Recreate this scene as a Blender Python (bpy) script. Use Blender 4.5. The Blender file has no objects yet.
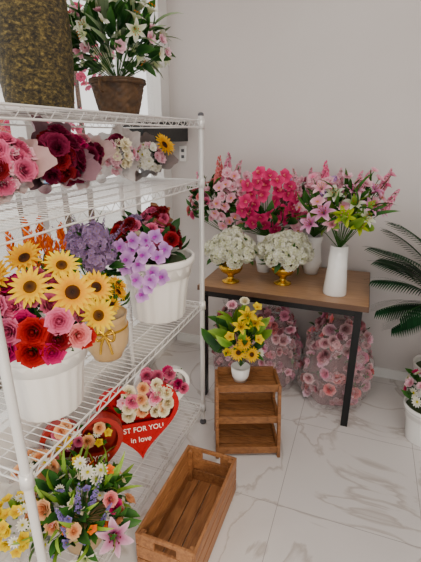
import bpy, math, random
import numpy as np
from mathutils import Vector, Matrix
random.seed(7); rng=np.random.default_rng(7)
PI=math.pi
# ------------------------------------------------------------------ basics
YAW=math.radians(20.6)
ER=np.array([math.cos(YAW),math.sin(YAW),0.0])      # across the aisle view
EF=np.array([math.sin(YAW),-math.cos(YAW),0.0])     # out of the shelves toward the shop entrance
UP=np.array([0,0,1.0])
def hx(s):
    s=s.lstrip('#'); c=np.array([int(s[i:i+2],16)/255 for i in (0,2,4)])
    return np.where(c<=0.04045,c/12.92,((c+0.055)/1.055)**2.4)
def nrm(v):
    v=np.asarray(v,float); return v/(np.linalg.norm(v)+1e-9)
def frame(d,spin=0.0):
    z=nrm(d); a=np.array([0,0,1.0]) if abs(z[2])<.95 else np.array([1.0,0,0])
    x=nrm(np.cross(a,z)); y=np.cross(z,x)
    c,s=math.cos(spin),math.sin(spin)
    return np.stack([x*c+y*s,-x*s+y*c,z],axis=1)
# ------------------------------------------------------------------ materials
MATS={}
def newmat(name):
    m=bpy.data.materials.new(name); m.use_nodes=True; nt=m.node_tree; nt.nodes.clear(); MATS[name]=m
    return m,nt,nt.nodes,nt.links
def ramp(N,stops):
    r=N.new('ShaderNodeValToRGB'); e=r.color_ramp.elements
    while len(e)<len(stops): e.new(.5)
    for el,(p,c) in zip(e,stops):
        el.position=p; el.color=(*hx(c),1)
    return r
def simple(name,col,rough=.5,metal=0,noise=0,nscale=20,bump=0,bscale=60,coat=0,trans=0,stretch=None,col2=None,spec=.5):
    m,nt,N,L=newmat(name); out=N.new('ShaderNodeOutputMaterial'); b=N.new('ShaderNodeBsdfPrincipled')
    b.inputs['Roughness'].default_value=rough; b.inputs['Metallic'].default_value=metal; b.inputs['Coat Weight'].default_value=coat
    b.inputs['Base Color'].default_value=(*hx(col),1); b.inputs['Specular IOR Level'].default_value=spec
    tc=N.new('ShaderNodeTexCoord'); mp=N.new('ShaderNodeMapping'); L.new(tc.outputs['Object'],mp.inputs[0])
    if stretch: mp.inputs['Scale'].default_value=stretch
    if col2:
        n=N.new('ShaderNodeTexNoise'); n.inputs['Scale'].default_value=nscale; n.inputs['Detail'].default_value=5; n.inputs['Distortion'].default_value=noise
        L.new(mp.outputs[0],n.inputs[0]); r=ramp(N,[(.3,col),(.7,col2)]); L.new(n.outputs[0],r.inputs[0]); L.new(r.outputs[0],b.inputs['Base Color'])
    if bump:
        n2=N.new('ShaderNodeTexNoise'); n2.inputs['Scale'].default_value=bscale; n2.inputs['Detail'].default_value=3
        L.new(mp.outputs[0],n2.inputs[0]); bp=N.new('ShaderNodeBump'); bp.inputs['Strength'].default_value=bump; bp.inputs['Distance'].default_value=.01
        L.new(n2.outputs[0],bp.inputs['Height']); L.new(bp.outputs[0],b.inputs['Normal'])
    if trans:
        t=N.new('ShaderNodeBsdfTransparent'); mx=N.new('ShaderNodeMixShader'); mx.inputs[0].default_value=trans
        L.new(b.outputs[0],mx.inputs[1]); L.new(t.outputs[0],mx.inputs[2]); L.new(mx.outputs[0],out.inputs[0])
    else: L.new(b.outputs[0],out.inputs[0])
    return m
def plantmat(name,transl,rough):
    m,nt,N,L=newmat(name); out=N.new('ShaderNodeOutputMaterial'); b=N.new('ShaderNodeBsdfPrincipled'); b.inputs['Roughness'].default_value=rough
    b.inputs['Specular IOR Level'].default_value=.2
    a=N.new('ShaderNodeAttribute'); a.attribute_name='Col'
    n=N.new('ShaderNodeTexNoise'); n.inputs['Scale'].default_value=90; tc=N.new('ShaderNodeTexCoord'); L.new(tc.outputs['Object'],n.inputs[0])
    mr=N.new('ShaderNodeMapRange'); mr.inputs['To Min'].default_value=.8; mr.inputs['To Max'].default_value=1.08; L.new(n.outputs[0],mr.inputs[0])
    mx=N.new('ShaderNodeVectorMath'); mx.operation='SCALE'; L.new(a.outputs['Color'],mx.inputs[0]); L.new(mr.outputs[0],mx.inputs['Scale'])
    L.new(mx.outputs[0],b.inputs['Base Color'])
    t=N.new('ShaderNodeBsdfTranslucent'); L.new(mx.outputs[0],t.inputs[0]); s=N.new('ShaderNodeMixShader'); s.inputs[0].default_value=transl
    L.new(b.outputs[0],s.inputs[1]); L.new(t.outputs[0],s.inputs[2]); L.new(s.outputs[0],out.inputs[0])
plantmat('petal_fabric',.25,.65); plantmat('leaf_green',.15,.45)
simple('white_plastic','#f2eee8',.35,bump=.03,bscale=30)
simple('chrome_white_wire','#e4e2df',.3,metal=.25)
simple('rubber_grey','#55555a',.6)
simple('black_metal','#0d0e10',.4,metal=.3,bump=.05)
simple('table_wood','#b48c66',.4,noise=1.5,nscale=5,stretch=(1.2,14,14),col2='#97704f',coat=.1)
simple('table_edge','#5c3f2a',.5)
simple('crate_wood','#a87244',.5,noise=1.2,nscale=5,stretch=(10,1.5,10),col2='#794b28',bump=.1)
simple('stand_wood','#a26c3e',.5,noise=1.2,nscale=5,stretch=(2,12,12),col2='#714622',bump=.1)
simple('white_ceramic','#f3f2ee',.15,coat=.5)
simple('gold_metal','#d2a436',.25,metal=.9)
simple('tan_ceramic','#c9a878',.35,col2='#ad8a5a',noise=1,nscale=8,coat=.3)
simple('wicker','#6b4c2c',.6,col2='#3a281a',nscale=30,noise=.5)
simple('silver_foil','#b9b7b4',.3,metal=.6,bump=.3)
simple('soil_foam','#3a4a28',.9)
simple('red_card','#a80008',.6,spec=.15)
simple('white_card','#efece8',.4)
simple('wood_card','#a02018',.55,col2='#8a2018',nscale=6,stretch=(1,10,10),spec=.2)
simple('cream_print','#f6e9dc',.6)
simple('paper_kraft','#a87a52',.7,bump=.3,bscale=20)
simple('paper_mauve','#9a7680',.4,bump=.6,bscale=18)
simple('paper_grey','#d4ccc8',.3,bump=.7,bscale=18,trans=.12)
simple('paper_dark','#8a7e7b',.35,bump=.6,bscale=18,trans=.05)
simple('paper_pink','#dcbcb8',.35,bump=.7,bscale=18,trans=.12)
simple('cellophane','#f3f0ee',.12,trans=.62,bump=.7,bscale=22)
simple('poly_bag','#f0e2e0',.14,trans=.80,bump=1.0,bscale=12)
simple('window_glass','#e8f0f2',.05,trans=.93)
simple('white_frame','#eeedea',.4)
simple('wall_paint','#cec6c2',.34,col2='#d6cfcb',nscale=1.2,bump=.12,bscale=2.2)
simple('ceiling_paint','#e6e4e2',.8)
simple('outdoor_concrete','#cfcbc4',.9,col2='#bdb9b1',nscale=3)
simple('outdoor_stucco','#eceff2',.9,col2='#f2f3f4',nscale=2)
simple('sign_red','#b8302c',.5); simple('sign_blue','#6f92c0',.5)
m,nt,N,L=newmat('gold_crackle'); out=N.new('ShaderNodeOutputMaterial'); b=N.new('ShaderNodeBsdfPrincipled'); L.new(b.outputs[0],out.inputs[0])
tc=N.new('ShaderNodeTexCoord'); mp=N.new('ShaderNodeMapping'); mp.inputs['Scale'].default_value=(1,1,1.6); L.new(tc.outputs['Object'],mp.inputs[0])
n=N.new('ShaderNodeTexNoise'); n.inputs['Scale'].default_value=75; n.inputs['Detail'].default_value=9; n.inputs['Roughness'].default_value=.75; L.new(mp.outputs[0],n.inputs[0])
r=ramp(N,[(.40,'#100e09'),(.52,'#4c401e'),(.70,'#a08a48')]); L.new(n.outputs[0],r.inputs[0]); L.new(r.outputs[0],b.inputs['Base Color'])
b.inputs['Roughness'].default_value=.5; b.inputs['Metallic'].default_value=.25
bp=N.new('ShaderNodeBump'); bp.inputs['Strength'].default_value=.8; bp.inputs['Distance'].default_value=.008; L.new(n.outputs[0],bp.inputs['Height']); L.new(bp.outputs[0],b.inputs['Normal'])
# marble tile floor
m,nt,N,L=newmat('marble_tile'); out=N.new('ShaderNodeOutputMaterial'); b=N.new('ShaderNodeBsdfPrincipled'); L.new(b.outputs[0],out.inputs[0])
geo=N.new('ShaderNodeNewGeometry')
n=N.new('ShaderNodeTexNoise'); n.inputs['Scale'].default_value=1.7; n.inputs['Detail'].default_value=7; n.inputs['Distortion'].default_value=1.3; L.new(geo.outputs['Position'],n.inputs[0])
r=ramp(N,[(.0,'#d9d4d1'),(.47,'#d9d4d1'),(.5,'#bcb3ad'),(.515,'#d9d4d1'),(1,'#cdc6c3')]); L.new(n.outputs[0],r.inputs[0])
sep=N.new('ShaderNodeSeparateXYZ'); L.new(geo.outputs['Position'],sep.inputs[0])
def seam(sock,off):
    a=N.new('ShaderNodeMath'); a.operation='ADD'; a.inputs[1].default_value=off; L.new(sock,a.inputs[0])
    p=N.new('ShaderNodeMath'); p.operation='PINGPONG'; p.inputs[1].default_value=.3; L.new(a.outputs[0],p.inputs[0])
    g=N.new('ShaderNodeMath'); g.operation='LESS_THAN'; g.inputs[1].default_value=.0014; L.new(p.outputs[0],g.inputs[0]); return g
g1=seam(sep.outputs[0],.21+6); g2=seam(sep.outputs[1],-1.415+6)
mxx=N.new('ShaderNodeMath'); mxx.operation='MAXIMUM'; L.new(g1.outputs[0],mxx.inputs[0]); L.new(g2.outputs[0],mxx.inputs[1])
mc=N.new('ShaderNodeMix'); mc.data_type='RGBA'; L.new(mxx.outputs[0],mc.inputs['Factor']); L.new(r.outputs[0],mc.inputs['A']); mc.inputs['B'].default_value=(*hx('#a19a97'),1)
L.new(mc.outputs['Result'],b.inputs['Base Color']); b.inputs['Roughness'].default_value=.13

# ------------------------------------------------------------------ mesh builder (all quads)
class MB:
    def __init__(s): s.V=[];s.Q=[];s.C=[];s.M=[];s.S=[];s.n=0;s.mats=[]
    def mi(s,name):
        if name not in s.mats: s.mats.append(name)
        return s.mats.index(name)
    def add(s,v,q,mat,col=None,smooth=True):
        v=np.asarray(v,float); q=np.asarray(q,int)
        s.V.append(v); s.Q.append(q+s.n); s.n+=len(v)
        if col is None: col=np.ones((len(v),3))
        elif np.ndim(col)==1: col=np.tile(col,(len(v),1))
        s.C.append(col); s.M.append(np.full(len(q),s.mi(mat))); s.S.append(np.full(len(q),smooth))
    def box(s,c,size,mat,rz=0,R=None):
        h=np.array(size)/2
        v=np.array([[x,y,z] for z in(-1,1) for y in(-1,1) for x in(-1,1)],float)*h
        if R is None:
            k,t=math.cos(rz),math.sin(rz); R=np.array([[k,-t,0],[t,k,0],[0,0,1]])
        v=v@R.T+np.array(c)
        s.add(v,[[0,2,3,1],[4,5,7,6],[0,1,5,4],[2,6,7,3],[0,4,6,2],[1,3,7,5]],mat,smooth=False)
    def tube(s,pts,r,mat,sides=5,col=None):
        pts=np.asarray(pts,float); n=len(pts); r=np.broadcast_to(np.asarray(r,float),(n,))
        T=np.gradient(pts,axis=0); T/=np.linalg.norm(T,axis=1)[:,None]+1e-9
        m=nrm(T.mean(0)); a=np.eye(3)[np.argmin(np.abs(m))]
        A=np.cross(T,a); A/=np.linalg.norm(A,axis=1)[:,None]+1e-9; B=np.cross(T,A)
        th=np.linspace(0,2*PI,sides,endpoint=False)
        v=(pts[:,None,:]+r[:,None,None]*(np.cos(th)[None,:,None]*A[:,None,:]+np.sin(th)[None,:,None]*B[:,None,:])).reshape(-1,3)
        i=np.arange(n-1)[:,None]*sides; j=np.arange(sides)[None,:]; k=(j+1)%sides
        q=np.stack([i+j,i+k,i+sides+k,i+sides+j],-1).reshape(-1,4)
        s.add(v,q,mat,col)
    def lathe(s,prof,c,mat,seg=32,col=None,fn=None,R=None,flute=0,nf=24):
        prof=np.array(prof,float); th=np.linspace(0,2*PI,seg,endpoint=False)
        r=prof[:,0][:,None]*np.ones(seg)[None,:]; z=prof[:,1][:,None]*np.ones(seg)[None,:]
        if flute: r=r*(1+flute*np.cos(nf*th))[None,:]
        if fn: r,z=fn(r,z,th[None,:])
        v=np.stack([r*np.cos(th),r*np.sin(th),z],-1).reshape(-1,3)
        if R is not None: v=v@R.T
        v=v+np.array(c); n=len(prof)
        i=np.arange(n-1)[:,None]*seg; j=np.arange(seg)[None,:]; k=(j+1)%seg
        s.add(v,np.stack([i+j,i+k,i+seg+k,i+seg+j],-1).reshape(-1,4),mat,col)
    def obj(s,name,bevel=0):
        V=np.concatenate(s.V); Q=np.concatenate(s.Q); C=np.concatenate(s.C); M=np.concatenate(s.M); S=np.concatenate(s.S)
        me=bpy.data.meshes.new(name); me.vertices.add(len(V)); me.vertices.foreach_set('co',V.ravel())
        me.loops.add(Q.size); me.loops.foreach_set('vertex_index',Q.ravel().astype(np.int32))
        me.polygons.add(len(Q)); me.polygons.foreach_set('loop_start',(np.arange(len(Q))*4).astype(np.int32))
        me.polygons.foreach_set('material_index',M.astype(np.int32)); me.polygons.foreach_set('use_smooth',S)
        for k in s.mats: me.materials.append(MATS[k])
        at=me.color_attributes.new('Col','FLOAT_COLOR','POINT'); at.data.foreach_set('color',np.concatenate([C,np.ones((len(C),1))],1).ravel())
        me.update(calc_edges=True); me.validate()
        o=bpy.data.objects.new(name,me); bpy.context.collection.objects.link(o)
        if bevel:
            b=o.modifiers.new('bevel','BEVEL'); b.width=bevel; b.segments=2; b.limit_method='ANGLE'
        return o
# ------------------------------------------------------------------ flower templates (v,q,slot,factor)
def gq(ns,nt):
    i=np.arange(ns-1)[:,None]*nt; j=np.arange(nt-1)[None,:]
    return np.stack([i+j,i+j+1,i+nt+j+1,i+nt+j],-1).reshape(-1,4)
def rotz(v,a):
    c,s=math.cos(a),math.sin(a); return v@np.array([[c,-s,0],[s,c,0],[0,0,1]]).T
def petal(L,W,e0,e1,cup=0,br=0,az=0,ns=5,nt=3,pw=.8,tip=.08,base=.2,slot=0,f0=0,f1=1,z0=0,mid=0):
    s=np.linspace(0,1,ns); e=np.radians(e0+(e1-e0)*s); d=L/(ns-1)
    r=br+np.concatenate([[0],np.cumsum(np.cos(e[:-1])*d)]); z=z0+np.concatenate([[0],np.cumsum(np.sin(e[:-1])*d)])
    w=np.abs(np.sin(PI*s**pw))**.7; w[0]=base; w[-1]=tip; w=w*W
    t=np.linspace(-1,1,nt)
    X=r[:,None]-np.sin(e)[:,None]*cup*w[:,None]*t**2; Z=z[:,None]+np.cos(e)[:,None]*cup*w[:,None]*t**2
    Y=w[:,None]*t[None,:]
    v=np.stack([X,Y,Z],-1).reshape(-1,3)
    f=(f0+(f1-f0)*s)[:,None]*np.ones(nt)[None,:]-mid*(1-np.abs(t))[None,:]
    return rotz(v,az),gq(ns,nt),np.full(len(v),slot),np.clip(f.ravel(),0,1)
def dome(r,h,rings=4,seg=10,slot=1,z0=0):
    a=np.linspace(0,PI/2,rings+1); th=np.linspace(0,2*PI,seg,endpoint=False)
    R=r*np.cos(a); R[-1]=r*.04; Z=z0+h*np.sin(a)
    v=np.stack([R[:,None]*np.cos(th),R[:,None]*np.sin(th),Z[:,None]*np.ones(seg)],-1).reshape(-1,3)
    i=np.arange(rings)[:,None]*seg; j=np.arange(seg)[None,:]; k=(j+1)%seg
    return v,np.stack([i+j,i+k,i+seg+k,i+seg+j],-1).reshape(-1,4),np.full(len(v),slot),np.repeat(1-a/(PI/2),seg)
def merge(ps):
    V=[];Q=[];S=[];Fv=[];n=0
    for v,q,s,f in ps: V.append(v);Q.append(q+n);S.append(s);Fv.append(f);n+=len(v)
    return np.concatenate(V),np.concatenate(Q),np.concatenate(S),np.concatenate(Fv)
def xf(T,pos,d,sc,spin=0,slot=None):
    v,q,s,f=T; v=(v*sc)@frame(d,spin).T+np.array(pos)
    return v,q,(s if slot is None else np.full(len(s),slot)),f
def rose_t():
    ps=[dome(.13,.3,3,6,slot=0,z0=.5)]
    for li,(n,R,H,fl,dr) in enumerate([(3,.16,.86,.02,0),(4,.30,.88,.05,.02),(5,.46,.83,.09,.05),(6,.62,.74,.14,.1),(7,.78,.6,.2,.16)]):
        for k in range(n):
            az=2*PI*(k+.5*(li%2)+random.uniform(-.12,.12))/n; half=1.3*PI/n
            s=np.linspace(0,1,5); t=np.linspace(-1,1,5); pf=np.array([.5,.9,1.05,.98,.6])
            r=R*(.45+.55*s**.6)[:,None]+fl*(s**4)[:,None]*(1+.5*t**2)[None,:]+.035*t[None,:]
            z=H*s[:,None]*(1-.13*t**2)[None,:]-dr*(s**5)[:,None]+random.uniform(-.04,.03)
            a=az+half*pf[:,None]*t[None,:]
            v=np.stack([r*np.cos(a),r*np.sin(a),z],-1).reshape(-1,3)
            f=np.clip(s**1.5*(.45+.14*li),0,1)[:,None]*np.ones(5)
            ps.append((v,gq(5,5),np.full(25,0),f.ravel()))
    for k in range(5): ps.append(petal(.6,.16,10,40,br=.1,az=2*PI*k/5,ns=3,slot=2,z0=-.08))
    return merge(ps)
def sun_t():
    ps=[dome(.29,.1,5,16,slot=1,z0=.03)]
    for ring,(n,L,e0,e1) in enumerate([(17,.72,18,-10),(16,.64,36,12)]):
        for k in range(n): ps.append(petal(L*random.uniform(.85,1.08),.105,e0,e1+random.uniform(-12,12),cup=.3,br=.24,az=2*PI*(k+.5*ring+random.uniform(-.15,.15))/n,pw=.75,z0=.02*ring))
    for k in range(8): ps.append(petal(.5,.12,-20,10,br=.1,az=2*PI*k/8,ns=3,slot=2,z0=-.05))
    return merge(ps)
def ring_t(n,L,W,e0,e1,cup=.2,br=.08,cr=.14,ch=.12,ns=5,pw=.8,seg=7,mid=0,two=False):
    ps=[dome(cr,ch,3,seg,slot=1)]
    for k in range(n): ps.append(petal(L,W,e0+random.uniform(-4,4),e1+random.uniform(-6,6),cup=cup,br=br,az=2*PI*k/n,ns=ns,pw=pw,mid=mid))
    if two:
        for k in range(n): ps.append(petal(L*.75,W*.9,e0+25,e1+25,cup=cup,br=br*.6,az=2*PI*(k+.5)/n,ns=ns,pw=pw,mid=mid))
    return merge(ps)
def lily_t():
    ps=[]
    for k in range(6): ps.append(petal(1.15,.25 if k%2 else .19,62,-26,cup=.35,br=.04,az=PI*k/3,ns=7,pw=.85,mid=.25))
    for k in range(6):
        a=PI*(k+.5)/3; p=petal(.75,.018,80,55,br=.03,az=a,ns=4,nt=2,slot=2,base=1,tip=1); ps.append(p)
        tip=p[0][-1]; ps.append(xf(dome(.05,.1,2,5,slot=1),tip,(0,0,1),1))
    return merge(ps)
def orchid_t():
    ps=[]
    for az,L,W in ((PI/2,.8,.34),(0,.85,.5),(PI,.85,.5),(PI*1.27,.75,.32),(PI*1.73,.75,.32)): ps.append(petal(L,W,16,-6,cup=.12,br=.04,az=az,pw=.7,nt=5))
    ps.append(petal(.42,.2,60,-10,cup=.5,br=.03,az=PI*1.5,slot=1,ns=4,z0=.06)); ps.append(dome(.1,.16,2,6,slot=1))
    return merge(ps)
FLT=ring_t(4,.9,.5,20,-5,cup=.1,br=.05,cr=.12,ch=.1,ns=3,seg=5)
FLT5=ring_t(5,.95,.45,40,5,cup=.2,br=.05,cr=.12,ch=.1,ns=4,seg=5)
def fib(n,lo=0.0):
    i=np.arange(n)+.5; z=1-(1-lo)*i/n; r=np.sqrt(np.maximum(0,1-z*z)); a=i*2.39996
    return np.stack([r*np.cos(a),r*np.sin(a),z],-1)
def hyd_t(n=46,fs=.3):
    ps=[]
    for p in fib(n,-.3): ps.append(xf(FLT,p*np.array([1,1,.85])*random.uniform(.85,1.08)*.8,p+rng.normal(0,.35,3),fs,random.uniform(0,6)))
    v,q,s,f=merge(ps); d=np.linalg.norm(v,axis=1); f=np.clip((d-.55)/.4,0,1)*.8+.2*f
    return v,q,s,f
def spike_t(n=34,H=1.0,R=.13,fs=.1,up=.6,T=None):
    ps=[]
    for i in range(n):
        t=(i+.5)/n; a=i*2.39996+random.uniform(-.3,.3); rr=R*(1-t)**.6*1.0+.01
        ps.append(xf(T or FLT,(rr*.6*math.cos(a),rr*.6*math.sin(a),H*t),(math.cos(a),math.sin(a),up),fs*(1.1-.75*t)*random.uniform(.8,1.2),a))
    v,q,s,f=petal(H,.02,90,88,ns=4,nt=2,slot=2,base=1,tip=.5); ps.append((v,q,s,f))
    return merge(ps)
def plume_t():
    ps=[]
    for i in range(90):
        t=random.random()**.8; a=i*2.39996; rr=.24*(1-t)**.7+.01
        ps.append(petal(.2*(1.1-t*.5),.035,60,75,br=rr*.4,az=a,ns=3,z0=t*.9))
    return merge(ps)
ROSE=rose_t(); SUN=sun_t(); LILY=lily_t(); ORCH=orchid_t(); HYD=hyd_t(); DAISY=ring_t(12,.8,.16,15,0,cr=.24,ch=.12,br=.15)
PEONY=ring_t(7,.85,.4,50,5,cup=-.3,br=.08,two=True,cr=.16); SIMP=ring_t(5,.85,.42,35,5,cup=.2,ns=4,cr=.16); STOCK=spike_t(26,1,.15,.17,.3,FLT5); LAV=spike_t(30,1,.09,.07,.8)
PLUME=plume_t()
LEAF=merge([petal(1,.2,80,35,cup=.35,ns=5,pw=.75,tip=.03,mid=.3)]); BLADE=merge([petal(1,.07,85,30,cup=.5,ns=6,pw=.6,tip=.03)])
def pal(a,b,c='#8a6a20',d='#e0c050',g='#2f5a24',h='#5b8a3c'): return ((hx(a),hx(b)),(hx(c),hx(d)),(hx(g),hx(h)))
SAT=1.15
def put(mb,T,pos,d,sc,p,spin=None,mat='petal_fabric',jit=.12):
    v,q,s,f=T; R=frame(d,random.uniform(0,6.28) if spin is None else spin)
    vv=(v*sc)@R.T+np.asarray(pos); A=np.array([x[0] for x in p]); B=np.array([x[1] for x in p])
    col=A[s]*(1-f)[:,None]+B[s]*f[:,None]; col=col*(1+random.uniform(-jit,jit))
    lum=(col@np.array([.3,.59,.11]))[:,None]; col=np.clip(lum+(col-lum)*SAT,0.002,.93)
    mb.add(vv,q,mat,col)
GREEN=pal('#1b3d1e','#44702f'); DGREEN=pal('#14301a','#2f5628'); LGREEN=pal('#4f7a2c','#9db95a'); SAGE=pal('#4a5d42','#8a9c78')
def leaves(mb,c,rad,n,size,p=GREEN,lo=-.3,T=None,up=.3):
    T=LEAF if T is None else T
    for q in fib(n,lo):
        q=nrm(q+rng.normal(0,.15,3)); put(mb,T,np.array(c)+q*np.array(rad)*random.uniform(.55,.95),q+np.array([0,0,up]),size*random.uniform(.7,1.2),p,mat='leaf_green',jit=.25)
def scatter(mb,c,rad,kinds,n,lo=0,stem=None,twist=.18):
    wts=[k[3] for k in kinds]
    for q in fib(n,lo):
        q=nrm(q+rng.normal(0,.08,3)); T,sz,p,_=random.choices(kinds,wts)[0]
        pos=np.array(c)+q*np.array(rad)*random.uniform(.85,1.08)
        put(mb,T,pos,q+rng.normal(0,twist,3)+np.array([0,0,.1]),sz*random.uniform(.8,1.15),p)
        if stem is not None: mb.tube([stem,pos],.0016,'leaf_green',4,hx('#3f6a2c'))
def loc(base,dr,df,z):
    return np.array([base[0],base[1],0])+ER*dr+EF*df+np.array([0,0,z])
def arrange(mb,base,root,items,face=.5):
    rp=np.array([base[0],base[1],root])
    for it in items:
        T,dr,df,z,sz,p=it[:6]; pos=loc(base,dr,df,z)
        d=nrm(pos-rp-np.array([0,0,.02]))+EF*face*1.0 if len(it)<7 else it[6]
        put(mb,T,pos,d,sz,p); mb.tube([rp,(rp+pos)/2+np.array([0,0,.02]),pos-nrm(d)*sz*.1],.002,'leaf_green',4,hx('#3f6a2c'))
RED=pal('#5a0410','#b80c20'); CRIM=pal('#44040f','#8c0c26'); PINKR=pal('#b03860','#ea86a6'); MAG=pal('#7a0c38','#c42c6c'); BURG=pal('#380818','#7e2040')
SUNP=pal('#d89000','#f8cc00','#1c0f08','#5a3414'); SUNP2=pal('#e0a400','#fcd810','#2a1608','#7a5018'); YEL=pal('#d0a010','#f2dc50','#b08018','#e8c040')
WHT=pal('#d9d6b8','#fbf8f0','#a8a840','#d8c850'); WHYD=pal('#bcc088','#fdfbf2','#a8a840','#d8d080'); CREAM=pal('#e2d3a8','#f7efd8','#b8a858','#d8cc80'); WLILY=pal('#c8d498','#fbf8f6','#a85a20','#c87830')
LAVO=pal('#a468b8','#e0b8ea','#8a3aa0','#c050b0'); PURP=pal('#6a4c7c','#b098be'); HOT=pal('#b81c54','#ee5c8e','#c02040','#f0a0a0'); LPINK=pal('#de8aa6','#f6d2da','#c04070','#f0d060')
CORAL=pal('#c85058','#f0a4a4'); PEACH=pal('#e09060','#f8cba0'); ORG=pal('#c84c04','#f48a18'); PLILY=pal('#c8609c','#f6cce6','#a84a20','#c87030'); LVND=pal('#5a4a90','#a898d8'); LIME=pal('#7a9420','#c8d460','#b05a50','#e0a0a0'); DUSTY=pal('#986068','#d8a0a8','#b88070','#d8b090'); DUST2=pal('#b07880','#ecc8ca','#b88070','#d8b090'); VLILY=pal('#a83a78','#f0d0e0','#6a1a30','#902a40')
SPK=pal('#d07090','#f4b4c8','#b03060','#e080a0'); SPK2=pal('#bc4470','#e888a6','#b03060','#e080a0')
# ------------------------------------------------------------------ room
def slab(name,a,b,mat):
    mb=MB(); mb.box([(p+q)/2 for p,q in zip(a,b)],[abs(q-p) for p,q in zip(a,b)],mat); return mb.obj(name)
slab('floor',(-1.35,-1.6,-.08),(2.3,2.7,0),'marble_tile')
slab('wall_back',(-1.45,2.7,-.08),(2.4,2.85,2.95),'wall_paint')
slab('wall_right',(2.3,-1.6,-.08),(2.4,2.7,2.95),'wall_paint')
slab('ceiling',(-1.45,-1.6,2.95),(2.4,2.85,3.05),'ceiling_paint')
slab('baseboard_back',(-1.3,2.688,0),(2.3,2.7,.07),'white_frame')
mb=MB()
mb.box((-1.36,.55,.2),(.1,4.3,.4),'white_frame'); mb.box((-1.36,.55,2.8),(.1,4.3,.3),'white_frame')
for y in (-1.55,-.5,.5,1.42,2.24): mb.box((-1.36,y,1.5),(.08,.06,2.3),'white_frame')
mb.box((-1.36,2.64,1.5),(.1,.12,2.3),'white_frame'); mb.box((-1.36,.55,1.52),(.06,4.3,.05),'white_frame')
mb.obj('wall_left')
slab('window_1',(-1.365,-1.5,.4),(-1.36,2.6,2.65),'window_glass')
slab('ground_outside',(-9,-3,-.12),(-1.45,8,-.06),'outdoor_concrete')
mb=MB(); mb.box((-7,3.5,1.2),(.3,10,2.5),'outdoor_stucco'); mb.box((-6.95,3.5,2.48),(.5,10.2,.08),'white_frame')
for y in (1.2,3.2,5.2,7.2):
    mb.box((-6.83,y,1.2),(.06,1.1,1.5),'white_frame'); mb.box((-6.79,y,1.2),(.04,.95,1.35),'sign_blue')
mb.obj('neighbouring_building')
mb=MB(); mb.box((-3.2,2.9,1.60),(.04,1.3,.22),'sign_red'); mb.box((-3.2,2.9,1.80),(.04,1.3,.1),'sign_blue')
for y in (2.35,3.45): mb.tube([(-3.2,y,-.06),(-3.2,y,1.8)],.025,'white_frame',8)
mb.obj('street_sign')
mb=MB()
for c,rr in (((-2.2,1.72,1.95),.26),((-2.2,2.15,1.56),.24),((-2.2,2.9,2.2),.28),((-2.2,2.6,1.66),.2)):
    mb.tube([(c[0],c[1],-.06),(c[0]+.03,c[1],c[2]*.5),c],[.03,.025,.015],'wicker',8)
    leaves(mb,c,(rr,)*3,24,.08,GREEN,-1); scatter(mb,c,(rr,)*3,[(PEONY,.045,SPK2,2),(PEONY,.045,LPINK,2),(PEONY,.045,HOT,2)],70,-1)
mb.obj('pink_flowering_tree')
slab('black_wall_shelf',(-1.3,2.08,1.53),(-1.17,2.68,1.66),'black_metal')
mb=MB(); mb.box((-1.21,2.69,1.45),(.05,.02,.1),'white_card'); mb.box((-1.21,2.678,1.47),(.02,.006,.02),'rubber_grey'); mb.box((-1.21,2.678,1.43),(.02,.006,.02),'rubber_grey'); mb.obj('wall_outlet')
# ------------------------------------------------------------------ wire rack
RX0,RX1,RY0,RY1=-1.17,-.730,.6,1.82; TIERS=(1.63,1.372,.75,.12)
mb=MB(); W='chrome_white_wire'
for x in (RX0,RX1):
    for y in (RY0,RY1):
        mb.tube([(x,y,.03),(x,y,TIERS[0]+.02)],.0125,W,14)
        mb.lathe([(.001,0),(.018,0),(.018,.012),(.006,.018),(.006,.04)],(x,y,0),'rubber_grey',14)
        mb.lathe([(.0135,0),(.0135,.008),(.008,.014),(.0005,.015)],(x,y,TIERS[0]+.02),'rubber_grey',14)
        for z in TIERS: mb.lathe([(.0125,-.035),(.019,-.035),(.016,.008),(.0125,.008)],(x,y,z),W,14)
for z in TIERS:
    for dz in (0,-.028):
        for x in (RX0,RX1): mb.tube([(x,RY0,z+dz),(x,RY1,z+dz)],.0032,W,6)
        for y in (RY0,RY1): mb.tube([(RX0,y,z+dz),(RX1,y,z+dz)],.0032,W,6)
    for x in (RX0,RX1):
        n=44; mb.tube([(x,RY0+(RY1-RY0)*i/n,z-(.028 if i%2 else 0)) for i in range(n+1)],.0018,W,4)
    for y in (RY0,RY1):
        n=16; mb.tube([(RX0+(RX1-RX0)*i/n,y,z-(.028 if i%2 else 0)) for i in range(n+1)],.0018,W,4)
    n=48
    for i in range(1,n):
        y=RY0+(RY1-RY0)*i/n; mb.tube([(RX0,y,z+.002),(RX1,y,z+.002)],.0014,W,5)
    for k in range(1,4): x=RX0+(RX1-RX0)*k/4; mb.tube([(x,RY0,z-.003),(x,RY1,z-.003)],.003,W,5)
mb.obj('wire_shelving_rack')
# ------------------------------------------------------------------ table
mb=MB(); X0,X1,Y0,Y1=-.855,.08,2.06,2.66
mb.box(((X0+X1)/2,(Y0+Y1)/2,.735),(X1-X0,Y1-Y0,.03),'table_wood')
mb.box(((X0+X1)/2,Y0-.001,.735),(X1-X0+.002,.003,.03),'table_edge'); mb.box((X1+.001,(Y0+Y1)/2,.735),(.003,Y1-Y0,.03),'table_edge')
for x in (X0+.030,X1-.045):
    for y in (Y0+.03,Y1-.03): mb.box((x,y,.36),(.038,.04,.72),'black_metal')
    mb.box((x,(Y0+Y1)/2,.70),(.038,Y1-Y0-.07,.035),'black_metal')
for y in (Y0+.03,Y1-.03): mb.box(((X0+X1)/2,y,.70),(X1-X0-.08,.03,.035),'black_metal')
mb.obj('wood_top_table',.002)
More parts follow.
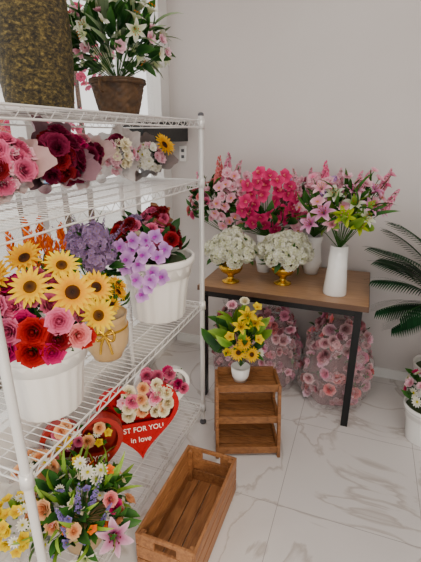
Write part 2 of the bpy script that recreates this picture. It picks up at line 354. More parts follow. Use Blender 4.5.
# ------------------------------------------------------------------ crate
mb=MB(); cx0,cx1,cy0,cy1=-.645,-.405,.93,1.415; cw='crate_wood'
for k in range(4): w=(cx1-cx0)/4; mb.box((cx0+w*(k+.5),(cy0+cy1)/2,.008+.004),(w-.004,cy1-cy0-.02,.012),cw)
for x in (cx0+.006,cx1-.006):
    for z,h in ((.045,.06),(.112,.06),(.175,.055)): mb.box((x,(cy0+cy1)/2,z),(.012,cy1-cy0,h),cw)
for y in (cy0+.006,cy1-.006):
    mb.box(((cx0+cx1)/2,y,.045),(cx1-cx0-.024,.012,.06),cw); mb.box(((cx0+cx1)/2,y,.112),(cx1-cx0-.024,.012,.06),cw)
    mb.box(((cx0+cx1)/2,y,.194),(cx1-cx0-.024,.012,.018),cw)
    for sx in(-1,1): mb.box(((cx0+cx1)/2+sx*.076,y,.165),(.064,.012,.042),cw)
for x in (cx0+.022,cx1-.022):
    for y in (cy0+.022,cy1-.022): mb.box((x,y,.1),(.02,.02,.19),cw)
mb.obj('wooden_crate',.002)
# ------------------------------------------------------------------ tiered stand (stepped, slatted)
mb=MB(); SB=np.array([-.457,1.757,0]); sa=math.radians(22); sw='stand_wood'; Rz=np.array([[math.cos(sa),-math.sin(sa),0],[math.sin(sa),math.cos(sa),0],[0,0,1]])
def sbx(c,s,tilt=0):
    ct,st=math.cos(tilt),math.sin(tilt); Rx=np.array([[1,0,0],[0,ct,-st],[0,st,ct]]); mb.box(SB+Rz@np.array(c),s,sw,R=Rz@Rx)
yb=.11
for z,yf,wd in ((.03,-.11,.33),(.19,-.075,.33),(.355,-.04,.33)):
    dp=yb-yf; ns=4
    for k in range(ns): sbx((0,yf+dp*(k+.5)/ns,z),(wd-.03,dp/ns-.006,.01))
    sbx((0,yf+.003,z+.006),(wd-.028,.01,.04))
    for sx in(-1,1): sbx((sx*(wd/2-.008),(yb+yf)/2,z+.008),(.013,dp,.045))
    sbx((0,yb-.004,z+.02),(wd-.03,.01,.05))
for sx in(-1,1):
    tl=math.atan2(.07,.34); sbx((sx*.158,-.078,.19),(.016,.026,.385),-tl)
    sbx((sx*.158,yb-.014,.19),(.016,.026,.38))
mb.obj('tiered_wooden_stand',.0015)
# ------------------------------------------------------------------ pots helpers
def planter(mb,c,z,rb,rt,h,mat='white_plastic',flute=.012,nf=20):
    mb.lathe([(.001,z),(rb*.96,z),(rb,z+.006),(rb*.45+rt*.5,z+h*.55),(rt*.965,z+h*.88)],(c[0],c[1],0),mat,96,flute=flute,nf=nf)
    mb.lathe([(rt*.965,z+h*.88),(rt*1.02,z+h*.885),(rt*1.04,z+h*.93),(rt*1.04,z+h*.985),(rt*1.02,z+h),(rt*.97,z+h),(rt*.95,z+h*.95),(rt*.93,z+h*.7),(.001,z+h*.7)],(c[0],c[1],0),mat,64)
    mb.lathe([(rt*.92,z+h*.86),(rt*.5,z+h*.9),(.001,z+h*.92)],(c[0],c[1],0),'soil_foam',24)
SH=.754
A=(-.875,.86); mb=MB(); planter(mb,A,SH,.102,.142,.245)
leaves(mb,(A[0],A[1],1.05),(.13,.13,.1),56,.08,DGREEN,-.4)
scatter(mb,(A[0],A[1],1.07),(.135,.135,.11),[(ROSE,.034,CRIM,2),(ROSE,.034,MAG,2),(ROSE,.034,PINKR,2),(ROSE,.03,RED,1)],38,-.12)
arrange(mb,A,.95,[(SUN,.15,.10,1.175,.07,SUNP),(SUN,.04,.10,1.19,.062,SUNP2),(SUN,-.06,.08,1.21,.056,SUNP),(SUN,.20,.06,1.09,.058,SUNP2),(SUN,.10,.02,1.225,.055,SUNP2),(SUN,-.01,.0,1.24,.06,SUNP),(SUN,.19,.02,1.16,.055,SUNP),
 (ROSE,-.04,.13,1.145,.034,PINKR),(ROSE,.125,.15,1.115,.035,PINKR),(ROSE,.0,.16,1.09,.036,PINKR),(ROSE,-.06,.15,1.075,.034,RED),(ROSE,.165,.14,1.07,.033,CORAL),(ROSE,.065,.17,1.095,.038,RED),(ROSE,.06,.18,1.045,.04,RED),(ROSE,-.015,.17,1.045,.038,MAG),(ROSE,.12,.16,1.07,.034,CRIM),(ROSE,-.08,.12,1.045,.036,PURP),(ROSE,.03,.14,1.065,.034,CRIM),(ROSE,.165,.10,1.045,.032,RED),(ROSE,.0,.12,1.14,.032,PINKR),(ROSE,-.05,.16,1.11,.034,PINKR),(ROSE,.105,.17,1.04,.034,MAG)],.8)
mb.obj('white_planter_with_sunflowers_and_roses')
B=(-.875,1.185); mb=MB()
mb.lathe([(.001,SH),(.055,SH),(.058,SH+.01),(.082,.81),(.088,.86),(.08,.91),(.086,.935),(.081,.935),(.074,.91),(.001,.89)],(B[0],B[1],0),'tan_ceramic',40)
mb.tube([loc(B,.083*math.cos(a),.085*math.sin(a),.885) for a in np.linspace(0,2*PI,30)],.005,'gold_metal',6)
for sg in(-1,1):
    mb.tube([loc(B,.02,.09,.885)+ER*sg*.035*math.sin(t)+UP*.022*math.sin(2*t)*1.0 for t in np.linspace(0,PI,12)],.005,'gold_metal',6)
    mb.tube([loc(B,.02,.092,.885),loc(B,.02+sg*.015,.094,.85),loc(B,.02+sg*.022,.09,.81)],.005,'gold_metal',6)
leaves(mb,(B[0],B[1],.98),(.08,.08,.07),30,.07,GREEN); scatter(mb,(B[0],B[1],.99),(.08,.08,.08),[(SUN,.04,SUNP,2),(DAISY,.026,WHT,1),(SIMP,.026,YEL,2)],18,0)
mb.obj('tan_bowl_with_yellow_flowers')
C=(-.87,1.61); mb=MB(); planter(mb,C,SH,.122,.168,.30,flute=.022,nf=16)
cc=(C[0]-.05,C[1],1.07)
leaves(mb,cc,(.15,.15,.1),60,.1,DGREEN)
scatter(mb,(cc[0],cc[1],1.09),(.14,.14,.12),[(ROSE,.034,CRIM,2),(ROSE,.032,PINKR,2),(PEONY,.034,CREAM,1),(HYD,.045,PURP,1),(PEONY,.034,LPINK,1)],32,.0)
arrange(mb,C,1.0,[(ORCH,dr,df,z,.043,LAVO,EF*1.0+ER*random.uniform(-.3,.3)+UP*random.uniform(0,.4)) for dr,df,z in ((-.13,.15,1.13),(-.07,.17,1.16),(-.01,.17,1.13),(.03,.17,1.09),(-.05,.19,1.06),(.01,.20,1.03),(-.10,.18,1.08),(.05,.20,1.01),(-.01,.20,.97),(-.04,.20,.93),(-.08,.16,1.12),(.02,.14,1.17),(-.03,.18,1.10),(.06,.16,1.12),(-.11,.17,1.04),(-.06,.2,1.0),(-.02,.17,1.16),(.0,.21,1.0))]
 +[(ROSE,.08,.12,1.15,.034,CRIM),(ROSE,-.15,.08,1.17,.034,RED),(ROSE,-.1,.06,1.2,.034,CRIM)],.6)
for a in (-.16,-.1,-.2): put(mb,LEAF,loc(C,a,.12,1.02),nrm(ER*-1+EF*.6+UP*(-.3)),.15,DGREEN,mat='leaf_green')
mb.obj('white_planter_with_lavender_orchids')
def small_vase(mb,c,z,r,h,mat='white_ceramic'):
    mb.lathe([(.001,z),(r*.7,z),(r,z+h*.35),(r*.8,z+h*.8),(r*.95,z+h),(r*.85,z+h),(r*.7,z+h*.8),(.001,z+h*.6)],(c[0],c[1],0),mat,28)
D1=(-1.04,1.08); mb=MB(); small_vase(mb,D1,SH,.06,.2); leaves(mb,(*D1,1.05),(.08,.08,.1),24,.09,GREEN)
arrange(mb,D1,.93,[(PLUME,dr,df,z,.14,ORG,UP+ER*dr*2) for dr,df,z in ((-.03,.0,1.17),(.02,.03,1.18),(.06,-.02,1.15),(-.07,.03,1.13),(.0,.05,1.13),(.04,.03,1.12))]); mb.obj('orange_celosia_in_vase')
D2=(-1.05,1.37); mb=MB(); small_vase(mb,D2,SH,.06,.2); leaves(mb,(*D2,1.05),(.11,.11,.1),30,.08,GREEN)
scatter(mb,(*D2,1.1),(.1,.1,.11),[(HYD,.05,PURP,1),(LAV,.1,PURP,2)],30,-.1,stem=(*D2,.93),twist=.3); mb.obj('purple_hydrangeas_in_vase')
# wrapped bouquets
def wrap(mb,head,d,r,Ln,mat,ruf=.17,seg=64,ends=.015,fl=1.25):
    R=frame(d); k=random.uniform(0,6)
    def fn(rr,z,th):
        t=np.clip((z+Ln)/Ln,0,1.4)**2; return rr*(1+ruf*.7*t*np.sin(3*th+k)+ruf*.45*t*np.sin(7*th+2*k)+ruf*.3*t*np.sin(17*th+3*k)), z+r*t*(.25*np.sin(2*th+k)+.15*np.sin(5*th+k))
    pr=[(ends*1.6,-Ln),(ends,-Ln*.85),(ends*1.3,-Ln*.75),(r*.55,-Ln*.4),(r*.85,-Ln*.15),(r*1.1,r*.1),(r*fl*.95,r*.4),(r*fl,r*.6)]
    mb.lathe(pr,head,mat,seg,fn=fn,R=R)
def bouquet(head,d,r,Ln,mat,kinds,n,special=(),leafp=DGREEN,fl=1.4,spread=.95):
    mb=MB(); d=nrm(d); head=np.array(head,float); wrap(mb,head,d,r,Ln,mat,fl=fl); R=frame(d)
    for q in fib(n,.1):
        T,sz,p,_=random.choices(kinds,[k[3] for k in kinds])[0]; q=nrm(q+rng.normal(0,.1,3)); dd=R@q
        put(mb,T,head+R@(q*np.array([1.0,.95,1.0])*r*random.uniform(.75,1.05)*spread)+d*r*.2,dd+d*.5+rng.normal(0,.15,3),sz*random.uniform(.85,1.15),p)
    for q in fib(20,.0): put(mb,LEAF,head+R@q*r*.5,R@q+rng.normal(0,.2,3),r*.6,leafp,mat='leaf_green')
    for T,off,sz,p in special: put(mb,T,head+R@np.array(off)*r,R@np.array(off)+d,sz,p)
    return mb,min(v[:,2].min() for v in mb.V)
def rest(mb,lo,z,name):
    for v in mb.V: v[:,2]+=z-lo
    return mb.obj(name)
T2=TIERS[1]+.005
def bq(name,*a,z=T2,**k): mb,lo=bouquet(*a,**k); return rest(mb,lo,z,name)
bq('wrapped_pink_rose_bouquet',(-.90,.855,1.45),(.72,-.5,.4),.066,.22,'paper_pink',[(ROSE,.027,PINKR,3),(ROSE,.028,CRIM,1),(PEONY,.026,LPINK,2)],24)
bq('wrapped_burgundy_rose_bouquet',(-.885,1.03,1.45),(.68,-.5,.42),.072,.22,'paper_mauve',[(ROSE,.031,BURG,3),(ROSE,.03,CRIM,1)],22)
bq('wrapped_dusty_rose_bouquet',(-.93,1.20,1.46),(.68,-.48,.42),.064,.2,'paper_pink',[(ROSE,.028,BURG,2),(ROSE,.026,DUSTY,2),(ROSE,.027,MAG,1)],20)
bq('wrapped_white_carnation_bouquet',(-.90,1.375,1.45),(.65,-.5,.4),.066,.22,'paper_grey',[(PEONY,.026,CREAM,3),(PEONY,.026,LPINK,2),(ROSE,.026,BURG,1)],28)
bq('wrapped_sunflower_bouquet',(-.90,1.62,1.45),(.62,-.6,.35),.066,.2,'paper_dark',[(PEONY,.026,WHT,3),(DAISY,.026,WHT,1),(PEONY,.024,LPINK,1)],24,special=[(SUN,(.95,.5,1.0),.055,SUNP)])
bq('kraft_wrapped_rose_bouquet',(-.90,1.68,1.2),(.15,-.3,.9),.055,.16,'paper_kraft',[(ROSE,.027,PINKR,2),(ROSE,.026,CREAM,1),(ROSE,.026,CRIM,1)],12,z=1.03)
# ------------------------------------------------------------------ top tier
T1=TIERS[0]+.005
V=(-.92,1.04); mb=MB(); pr=[(.001,0),(.088,0),(.094,.01)]+[(.094+.010*math.sin(PI*i/20)+(.0012 if i%2 else 0),.02+.34*i/20) for i in range(21)]+[(.098,.37),(.104,.385),(.1,.40),(.088,.395),(.085,.3),(.001,.28)]
mb.lathe([(r,z+T1) for r,z in pr],(V[0],V[1],0),'gold_crackle',48)
leaves(mb,(*V,T1+.5),(.16,.16,.14),36,.14,GREEN,-.4); scatter(mb,(*V,T1+.5),(.15,.15,.15),[(PEONY,.045,LPINK,1),(ROSE,.04,MAG,1)],16,0,stem=(*V,T1+.3)); mb.obj('gold_crackle_vase')
G=(-.92,1.46); mb=MB(); GH=.12
def wick(r,z,th): return r*(1+.035*np.sign(np.sin(14*th))*np.cos(z*PI/.012)),z
zz=np.arange(0,GH,.006); mb.lathe([(.001,T1)]+[(.068+.03*(z/GH)**.8,T1+z) for z in zz],(G[0],G[1],0),'wicker',84,fn=wick)
for zt,rr in ((.0,.07),(GH,.1),(GH-.008,.101)): mb.tube([(G[0]+rr*math.cos(a),G[1]+rr*math.sin(a),T1+zt+.004) for a in np.linspace(0,2*PI,40)],.006,'wicker',8)
for k in (-1,1): mb.tube([(G[0],G[1]+k*(.1+.02*math.sin(t)),T1+GH-.02+.02*math.cos(t)) for t in np.linspace(0,PI,10)],.005,'wicker',7)
mb.lathe([(.095,T1+GH-.02),(.001,T1+GH-.015)],(G[0],G[1],0),'soil_foam',24)
cG=(G[0],G[1],T1+.23); leaves(mb,cG,(.17,.17,.13),120,.085,GREEN,-.45); leaves(mb,cG,(.18,.18,.14),50,.12,SAGE,-.3,T=BLADE)
scatter(mb,cG,(.19,.19,.14),[(LILY,.042,WLILY,4),(PEONY,.028,LPINK,1),(SIMP,.034,WHT,2)],50,-.4,stem=(G[0],G[1],T1+GH),twist=.4); mb.obj('wicker_basket_of_white_lilies')
Hh=(-1.09,1.31); mb=MB(); mb.lathe([(.001,T1),(.035,T1),(.048,T1+.11),(.05,T1+.115),(.044,T1+.115),(.001,T1+.1)],(Hh[0],Hh[1],0),'silver_foil',28)
leaves(mb,(*Hh,T1+.17),(.06,.06,.08),24,.06,GREEN); scatter(mb,(*Hh,T1+.19),(.06,.06,.09),[(SIMP,.026,HOT,1),(SIMP,.026,LPINK,1)],18,0,stem=(*Hh,T1+.1)); mb.obj('silver_pot_with_pink_flowers')
# ------------------------------------------------------------------ heart boxes on bottom tier
T4=.125
def heart_pts(w,n=72):
    t=np.linspace(0,2*PI,n,endpoint=False); x=16*np.sin(t)**3; y=13*np.cos(t)-5*np.cos(2*t)-2*np.cos(3*t)-np.cos(4*t)
    return np.stack([x,y+17],-1)*w/32
def heart_box(name,c,face,w,mat,kinds,n,text=None,depth=.08,tilt=.3,x0=-.36,ylo=.5):
    mb=MB(); f=nrm(face); rt=nrm(np.cross(UP,f)); up=nrm(UP*1.0-f*tilt*1.0); f2=np.cross(rt,up)
    out=heart_pts(w); cpt=np.array([0,w*.56]); inn=(out-cpt)*.87+cpt; N_=len(out)
    def P3(p,d): return np.array(c)+rt*p[0]+up*p[1]+f2*d
    def band(a,da,b_,db): 
        v=np.array([P3(p,da) for p in a]+[P3(p,db) for p in b_]); i=np.arange(N_); k=(i+1)%N_
        mb.add(v,np.stack([i,k,k+N_,i+N_],-1),mat,smooth=False)
    band(out,0,out,depth); band(out,depth,inn,depth); band(inn,depth,inn,.01)
    band(out,0,(out-cpt)*.01+cpt,0); band(inn,.012,(inn-cpt)*.01+cpt,.012)
    def hw(y): 
        c_=[abs(p[0]) for p in inn if abs(p[1]-y)<w*.04]; return max(c_) if c_ else .01*w
    ys=np.linspace(w*.1,w*.47,9); rows=[]
    for y in ys:
        h=hw(y); rows+= [P3((-h,y),depth-.003),P3((0,y),depth-.003),P3((h,y),depth-.003)]
    mb.add(np.array(rows),gq(9,3),mat,smooth=False)
    for i in range(n):
        for _ in range(80):
            x=random.uniform(x0,.40)*w; y=random.uniform(ylo,.92)*w
            if abs(x)<hw(min(y,w*.86))*.9 and not(abs(x)<w*.06 and y>w*.78): break
        T,sz,p,_=random.choices(kinds,[k[3] for k in kinds])[0]
        put(mb,T,P3((x,y),depth*random.uniform(.7,1.05)),f2+rt*x*3+up*(y-w*.6)*3,sz*random.uniform(.85,1.15),p)
    for i in range(14):
        x=random.uniform(-.33,.33)*w; put(mb,LEAF,P3((x,random.uniform(.55,.85)*w),depth*.6),f2+rt*x*6+up*random.uniform(-.2,1),w*.14,GREEN,mat='leaf_green')
    lo=min(v[:,2].min() for v in mb.V)
    for v in mb.V: v[:,2]+=T4-lo
    o=mb.obj(name)
    if text:
        for k,(s,yy,sz) in enumerate(text):
            tc=bpy.data.curves.new(name+'_lettering','FONT'); tc.body=s; tc.size=sz; tc.align_x='CENTER'; tc.extrude=.0008; tc.materials.append(MATS['cream_print'])
            to=bpy.data.objects.new('lettering_%d'%(k+1),tc); bpy.context.collection.objects.link(to); to.parent=o
            p=P3((0,yy*w),depth-.001)+UP*(T4-lo); M=Matrix(((rt[0],up[0],f2[0],p[0]),(rt[1],up[1],f2[1],p[1]),(rt[2],up[2],f2[2],p[2]),(0,0,0,1))); to.matrix_world=M
    return o
fc=EF*.9+ER*.25
heart_box('red_heart_flower_box',(-.865,1.36,.12),fc,.38,'red_card',[(ROSE,.03,PINKR,2),(PEONY,.032,LPINK,3),(ROSE,.03,CREAM,2),(ROSE,.028,PEACH,1)],26,text=[('JUST FOR YOU',.36,.033),('in love',.23,.036)],x0=-.22,ylo=.54,depth=.07)
heart_box('white_heart_flower_box',(-.90,1.66,.12),fc,.29,'white_card',[(ROSE,.03,MAG,2),(ROSE,.03,PINKR,2),(PEONY,.028,LPINK,1)],22)
heart_box('wooden_heart_flower_box',(-1.0,1.12,.12),fc,.34,'wood_card',[(ROSE,.026,PEACH,2),(DAISY,.022,WHT,2),(SIMP,.024,YEL,1),(ROSE,.024,PINKR,1)],26,text=[('JUST FOR YOU',.37,.032)],ylo=.58)
# bottom front arrangement
K=(-.85,.90); mb=MB(); mb.lathe([(.001,T4),(.07,T4),(.085,T4+.09),(.09,T4+.1),(.08,T4+.1),(.001,T4+.08)],(K[0],K[1],0),'tan_ceramic',30)
kc=(K[0],K[1],.27); leaves(mb,kc,(.16,.16,.11),110,.085,GREEN,-.2); leaves(mb,kc,(.16,.16,.13),70,.12,LGREEN,-.1,T=BLADE)
scatter(mb,kc,(.17,.17,.13),[(ROSE,.024,PEACH,2),(DAISY,.022,WHT,3),(SIMP,.024,LPINK,1),(PEONY,.024,CREAM,1),(SIMP,.022,ORG,1),(SIMP,.02,LVND,2),(LAV,.07,LVND,1)],60,-.1,stem=(*K,.22),twist=.4)
arrange(mb,K,.2,[(LAV,.02,.08,.34,.14,LVND,UP*1.5+ER*.2),(LAV,.06,.05,.34,.14,LVND,UP*1.5+ER*.5),(LAV,-.02,.1,.32,.13,LVND,UP+EF*.4),(LAV,.1,.1,.3,.1,LVND,UP+ER*.4),(LAV,.0,.12,.28,.12,LVND,UP+EF*.5),
 (LILY,.15,.11,.28,.068,VLILY,EF+UP*.6+ER*.3),(LILY,.06,.16,.24,.05,WLILY),(DAISY,.05,.02,.46,.028,WHT),(DAISY,.09,.0,.45,.028,WHT),(DAISY,.02,.0,.48,.026,WHT),(DAISY,.07,.0,.41,.026,WHT),(ROSE,.13,.06,.38,.026,CORAL),(ROSE,-.08,.1,.38,.032,PEACH),(ROSE,-.12,.08,.36,.032,PEACH),(ROSE,.14,.05,.34,.026,MAG),(ROSE,-.05,.12,.33,.028,PEACH),(SIMP,.0,-.03,.46,.026,YEL),(SIMP,.11,-.03,.42,.024,ORG)],.5)
mb.obj('mixed_wildflower_arrangement')
mbx,lo=bouquet((-1.0,.76,.26),(.3,-.45,.8),.09,.18,'cellophane',[(SIMP,.028,YEL,3),(DAISY,.024,WHT,1),(PEONY,.026,YEL,1)],28,leafp=LGREEN,fl=1.5,spread=1); rest(mbx,lo,T4,'cellophane_wrapped_yellow_bouquet')
mbx,lo=bouquet((-1.06,.94,.30),(.2,-.3,.9),.08,.2,'cellophane',[(ROSE,.026,PEACH,3),(DAISY,.024,WHT,2),(ROSE,.024,CORAL,1)],26,fl=1.4,spread=1); rest(mbx,lo,T4,'wrapped_peach_rose_bouquet')
# ------------------------------------------------------------------ table-top flowers
TZ=.75
for (x,y) in ((-.695,2.19),(-.40,2.265)):
    mb=MB(); mb.lathe([(.001,TZ),(.052,TZ),(.05,TZ+.008),(.022,TZ+.018),(.016,TZ+.035),(.03,TZ+.05),(.055,TZ+.062),(.068,TZ+.085),(.07,TZ+.11),(.064,TZ+.11),(.06,TZ+.09),(.001,TZ+.08)],(x,y,0),'gold_metal',36,flute=.03,nf=12)
    c=(x,y,TZ+.175); leaves(mb,c,(.11,.11,.06),30,.075,GREEN,-.6,up=-.1)
    for q in fib(22,-.2): put(mb,HYD,np.array(c)+q*np.array([.12,.12,.10])*random.uniform(.85,1.12),q,.054,WHYD,jit=.04)
    mb.obj('white_hydrangea_in_gold_bowl')
TV=(-.10,2.205); mb=MB(); mb.lathe([(.001,TZ),(.062,TZ),(.064,TZ+.005),(.052,TZ+.15),(.045,TZ+.27),(.041,TZ+.27),(.045,TZ+.2),(.001,TZ+.15)],(*TV,0),'white_ceramic',44)
leaves(mb,(TV[0],TV[1],1.14),(.12,.12,.1),44,.11,LGREEN,-.1); leaves(mb,(TV[0],TV[1],1.17),(.17,.1,.13),50,.14,GREEN,0,T=BLADE)
arrange(mb,TV,1.0,[(LILY,-.03,.1,1.18,.065,LIME),(LILY,.04,.1,1.14,.06,LIME),(LILY,-.12,.08,1.2,.065,PLILY),(LILY,-.17,.05,1.14,.06,PLILY),(LILY,-.07,.05,1.28,.06,WLILY),(LILY,.1,.06,1.22,.06,PLILY),(LILY,.16,.03,1.2,.055,PLILY),(LILY,.02,.07,1.24,.06,WLILY),(LILY,.02,.05,1.3,.06,VLILY),(LILY,.13,.02,1.3,.055,PLILY),(LILY,-.13,.04,1.31,.055,LPINK),(LILY,-.08,.1,1.15,.05,LPINK),(LILY,.08,.08,1.17,.055,WLILY),
 (ORCH,-.15,.06,1.26,.045,LPINK),(ORCH,.18,.02,1.27,.04,LPINK),(ORCH,-.03,.08,1.24,.045,LPINK),(PEONY,.08,.05,1.34,.04,LPINK),(PEONY,-.1,.02,1.35,.04,LPINK),(PEONY,.0,.0,1.37,.038,LPINK),(SIMP,.2,.0,1.33,.035,SPK2),(SIMP,.16,.0,1.36,.035,LPINK),(SIMP,.22,.0,1.38,.03,SPK),(SIMP,.13,.0,1.4,.03,LPINK),(SIMP,-.17,.0,1.37,.03,SPK),(PEONY,.14,.04,1.25,.04,LPINK),
 (STOCK,-.1,.0,1.31,.14,SPK2,UP-ER*.1),(STOCK,.17,-.02,1.28,.14,SPK,UP+ER*.45),(STOCK,.06,-.03,1.26,.14,SPK,UP+ER*.15),(STOCK,.20,.0,1.2,.13,SPK,UP*.8+ER*.5),(STOCK,-.02,-.04,1.28,.13,LPINK,UP)],.5)
mb.obj('white_vase_with_lilies')
OV=(-.56,2.45); mb=MB(); small_vase(mb,OV,TZ,.055,.24); leaves(mb,(*OV,1.04),(.18,.1,.1),34,.11,GREEN)
its=[]
for i in range(28): a=i*2.4; rr=.03+.028*math.sqrt(i)*1.0; its.append((ORCH,.01+rr*math.cos(a),.06+.01*(i%3),1.2+rr*1.0*math.sin(a),.054,HOT,EF+ER*(.6*math.cos(a)+random.uniform(-.3,.3))+UP*(.6*math.sin(a)+random.uniform(-.2,.3))))
for i in range(30): a=i*2.4; rr=.02+.027*math.sqrt(i); its.append((ORCH if i%3 else PEONY,-.19+rr*.8*math.cos(a),.03,1.18+rr*1.2*math.sin(a),.042,LPINK,EF+ER*(.6*math.cos(a)+random.uniform(-.3,.3))+UP*.6*math.sin(a)))
for i in range(14): its.append((ORCH,.13+.012*(i%6),.05,1.27-.022*i,.042,LPINK,EF+ER*random.uniform(-.4,.4)+UP*.3))
arrange(mb,OV,.98,its); mb.obj('pink_orchids_in_white_vase')
PV=(-.775,2.50); mb=MB(); small_vase(mb,PV,TZ,.06,.2); pc=(PV[0]-.15,PV[1]-.02,1.12); leaves(mb,pc,(.13,.12,.17),56,.09,GREEN)
scatter(mb,pc,(.14,.12,.18),[(ROSE,.028,CORAL,2),(PEONY,.03,LPINK,3),(ROSE,.028,PINKR,1),(SIMP,.03,CORAL,1)],50,-.4,stem=(*PV,.93))
arrange(mb,PV,.95,[(STOCK,-.1,0,1.27,.18,CORAL,UP),(STOCK,-.02,0,1.25,.18,LPINK,UP+ER*.3),(STOCK,-.19,0,1.2,.16,SPK,UP-ER*.3),(STOCK,-.06,.04,1.29,.18,SPK,UP+ER*.1),(STOCK,.03,0,1.2,.16,SPK,UP+ER*.3)]); mb.obj('tall_coral_roses_in_vase')
QV=(-.27,2.52); mb=MB(); small_vase(mb,QV,TZ,.06,.24); leaves(mb,(*QV,1.12),(.16,.1,.14),40,.1,GREEN)
scatter(mb,(*QV,1.16),(.2,.08,.18),[(PEONY,.038,LPINK,4),(HYD,.05,LPINK,2),(SIMP,.038,SPK2,1),(ROSE,.034,PINKR,1),(HYD,.045,LAVO,1),(ORCH,.04,LPINK,2)],64,-.3,stem=(*QV,.98),twist=.35)
arrange(mb,QV,1.0,[(STOCK,dr,.0,1.25,.14,p,UP+ER*dr*2) for dr,p in ((-.12,LPINK),(.02,SPK2),(.1,LPINK),(.24,SPK),(-.04,SPK))]); mb.obj('pink_hydrangeas_and_stock_in_vase')
# ------------------------------------------------------------------ vase on stand
Sv=(-.505,1.787); sz=.361; mb=MB(); mb.lathe([(.001,sz),(.035,sz),(.045,sz+.03),(.05,sz+.08),(.046,sz+.08),(.001,sz+.06)],(*Sv,0),'white_ceramic',32)
leaves(mb,(*Sv,.55),(.08,.08,.1),44,.075,GREEN,-.2); leaves(mb,(*Sv,.57),(.08,.08,.12),20,.13,LGREEN,.1)
YL=pal('#d8a820','#ffe860','#a06010','#d09030')
arrange(mb,Sv,.44,[(SUN,-.02,.09,.57,.046,SUNP2),(SUN,.045,.09,.56,.043,SUNP2),(SUN,.01,.08,.62,.04,SUNP),(LILY,.02,.05,.74,.052,YL),(LILY,.06,.04,.7,.048,YL),(LILY,-.01,.06,.69,.048,YL),(SIMP,.08,.05,.62,.033,YL),(ROSE,-.05,.0,.78,.026,LPINK),(ROSE,.01,.0,.8,.024,CREAM),(SIMP,-.06,.06,.64,.033,YL),(SIMP,-.07,.05,.55,.03,YL),(SIMP,.07,.02,.78,.03,YL),(DAISY,.09,.04,.54,.03,WHT)],.6)
for dr,z in ((-.09,.68),(-.13,.62),(-.1,.58),(-.07,.72)): put(mb,LEAF,loc(Sv,dr,.02,z-.05),UP*.7-ER*.6,.12,GREEN,mat='leaf_green')
mb.obj('small_vase_of_yellow_flowers')
# ------------------------------------------------------------------ bags of petals
def bag(x,y,r,h,n):
    mb=MB(); k=random.uniform(0,6); pr=np.array([(.001,.002),(r*.9,.002),(r*1.06,h*.04),(r*1.1,h*.16),(r*1.06,h*.36),(r*.98,h*.56),(r*.86,h*.70),(r*.6,h*.82),(r*.28,h*.9),(r*.2,h*.93),(r*.36,h*.98),(r*.55,h*1.05)])
    def lump(z,th): return 1+.07*np.sin(2*th+k+z*7)+.05*np.sin(5*th-z*20+k)+.035*np.sin(9*th+z*26+k)
    for i in range(n):
        z=h*random.uniform(.0,.84); th=i*2.39996; rr=np.interp(z,pr[1:,1],pr[1:,0])*lump(z,th)*random.uniform(.82,.95)
        q=np.array([math.cos(th),math.sin(th),.3]); T=random.choice([PEONY,SIMP,ROSE,PEONY,LEAF])
        if T is LEAF: put(mb,T,(x+rr*math.cos(th)*.93,y+rr*math.sin(th)*.93,z+.04),rng.normal(0,1,3)*np.array([1,1,.3]),.05,SAGE,jit=.3); continue
        put(mb,T,(x+rr*math.cos(th)*.97,y+rr*math.sin(th)*.97,z+.035),q+rng.normal(0,.6,3)*np.array([1,1,.5]),random.uniform(.024,.038),random.choice([DUSTY,LPINK,DUSTY,DUST2,DUST2,CORAL,SPK]),jit=.35)
    mb.lathe([(.001,.01),(r*.85,.02),(r*.9,h*.3),(r*.78,h*.6),(r*.5,h*.8),(.001,h*.85)],(x,y,0),'petal_fabric',30,col=hx('#8a5a60'),fn=lambda a,z,th:(a*lump(z,th)*.95,z))
    t_=np.linspace(0,len(pr)-1,70); P_=list(zip(np.interp(t_,np.arange(len(pr)),pr[:,0]),np.interp(t_,np.arange(len(pr)),pr[:,1])))
    mb.lathe(P_,(x,y,0),'poly_bag',110,fn=lambda a,z,th:(a*lump(z,th)*(1+.02*np.sin(23*th+6*np.sin(z*18+k))),z+.006*np.sin(7*th+k))); mb.obj('bag_of_artificial_flowers')
bag(-.05,2.36,.185,.62,360); bag(-.455,2.38,.16,.58,280); bag(-.755,2.43,.12,.5,180)
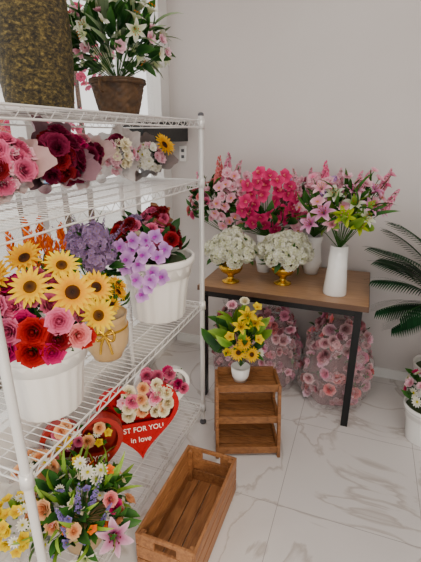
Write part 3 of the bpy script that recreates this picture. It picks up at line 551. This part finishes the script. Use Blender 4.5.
# ------------------------------------------------------------------ right side plants
RP=(.44,2.12); mb=MB(); planter(mb,RP,0.0,.085,.115,.22,'white_ceramic',0)
leaves(mb,(*RP,.28),(.1,.1,.09),36,.09,GREEN); scatter(mb,(*RP,.29),(.12,.12,.11),[(SIMP,.032,RED,1),(PEONY,.034,HOT,2),(PEONY,.034,LPINK,2),(DAISY,.03,WHT,1)],34,-.1); mb.obj('white_pot_with_pink_flowers')
PP=(.52,2.47); mb=MB(); planter(mb,PP,0,.10,.13,.28,'white_plastic',.01)
mb.tube([(*PP,.22),(PP[0]+.01,PP[1],.4),(PP[0],PP[1],.6)],[.03,.025,.02],'wicker',10)
def frond(base,az,el,Ln,droop):
    M_=34; t=np.linspace(0,1,M_); e=el-droop*t; dt=Ln/(M_-1)
    rr=np.concatenate([[0],np.cumsum(np.cos(e[:-1])*dt)]); zz=np.concatenate([[0],np.cumsum(np.sin(e[:-1])*dt)])
    h=np.array([math.cos(az),math.sin(az),0]); sd=np.array([-math.sin(az),math.cos(az),0])
    pts=np.array(base)+rr[:,None]*h+zz[:,None]*UP; pts[:,1]=np.minimum(pts[:,1],2.66); mb.tube(pts,np.linspace(.004,.0012,M_),'leaf_green',5,hx('#3b6b34'))
    for i in range(5,M_):
        tg=nrm(h*math.cos(e[i])+UP*math.sin(e[i]))
        for sg in(-1,1):
            L_=Ln*.33*math.sin(PI*(.1+.82*t[i]))+.02; d=nrm(tg*.8+sd*sg*.7+UP*.1)
            s=np.linspace(0,1,5); w=.0055*np.array([.4,1,.95,.6,.06])
            wv=nrm(np.cross(d,UP)+UP*.3*sg); c_=pts[i]+s[:,None]*d*L_-(s**2)[:,None]*UP*L_*.3
            v=np.stack([c_-w[:,None]*wv,c_+w[:,None]*wv],1).reshape(-1,3); v[:,1]=np.minimum(v[:,1],2.685)
            mb.add(v,gq(5,2),'leaf_green',(hx('#0c2616')*(1-s)[:,None]+hx('#23522f')*s[:,None]).repeat(2,0)*random.uniform(.75,1.2))
for az,el,Ln in ((182,75,.62),(198,60,.56),(215,35,.5),(185,88,.66),(215,68,.6),(232,45,.5),(160,65,.5),(250,60,.5),(280,45,.45),(320,50,.5),(0,55,.5),(40,60,.4),(90,78,.4),(200,98,.6),(240,80,.6),(190,68,.62),(208,52,.56),(222,22,.42),(205,80,.66)):
    frond((PP[0],PP[1],.6),math.radians(az),math.radians(el),Ln,random.uniform(.7,1.2))
mb.obj('potted_palm')
# ------------------------------------------------------------------ light
w=bpy.data.worlds.new('world'); bpy.context.scene.world=w; w.use_nodes=True; bg=w.node_tree.nodes['Background']; bg.inputs[0].default_value=(1,.97,.935,1); bg.inputs[1].default_value=1.7
def area(name,locn,rot,sx,sy,e,col):
    l=bpy.data.lights.new(name,'AREA'); l.shape='RECTANGLE'; l.size=sx; l.size_y=sy; l.energy=e; l.color=col
    o=bpy.data.objects.new(name,l); o.location=locn; o.rotation_euler=rot; bpy.context.collection.objects.link(o)
area('overhead_fill_light',(.2,.7,2.93),(0,0,0),1.2,1.2,24,(1,.92,.84))  # unseen area light added as soft warm fill, no fixture behind it
l=bpy.data.lights.new('sun','SUN'); l.energy=1.9; l.angle=math.radians(8); l.color=(1,.86,.66); so=bpy.data.objects.new('sun',l)
so.rotation_euler=Vector((-.62,.68,-.38)).to_track_quat('-Z','Y').to_euler(); so.location=(2,-3,3); bpy.context.collection.objects.link(so)
# ------------------------------------------------------------------ camera
cam=bpy.data.cameras.new('camera'); co=bpy.data.objects.new('camera',cam); bpy.context.collection.objects.link(co)
co.location=(0,0,1.568); co.rotation_euler=(math.radians(90-19.6),0,YAW); cam.sensor_fit='VERTICAL'; cam.sensor_height=36; cam.lens=36*409/562; cam.clip_start=.02
bpy.context.scene.camera=co
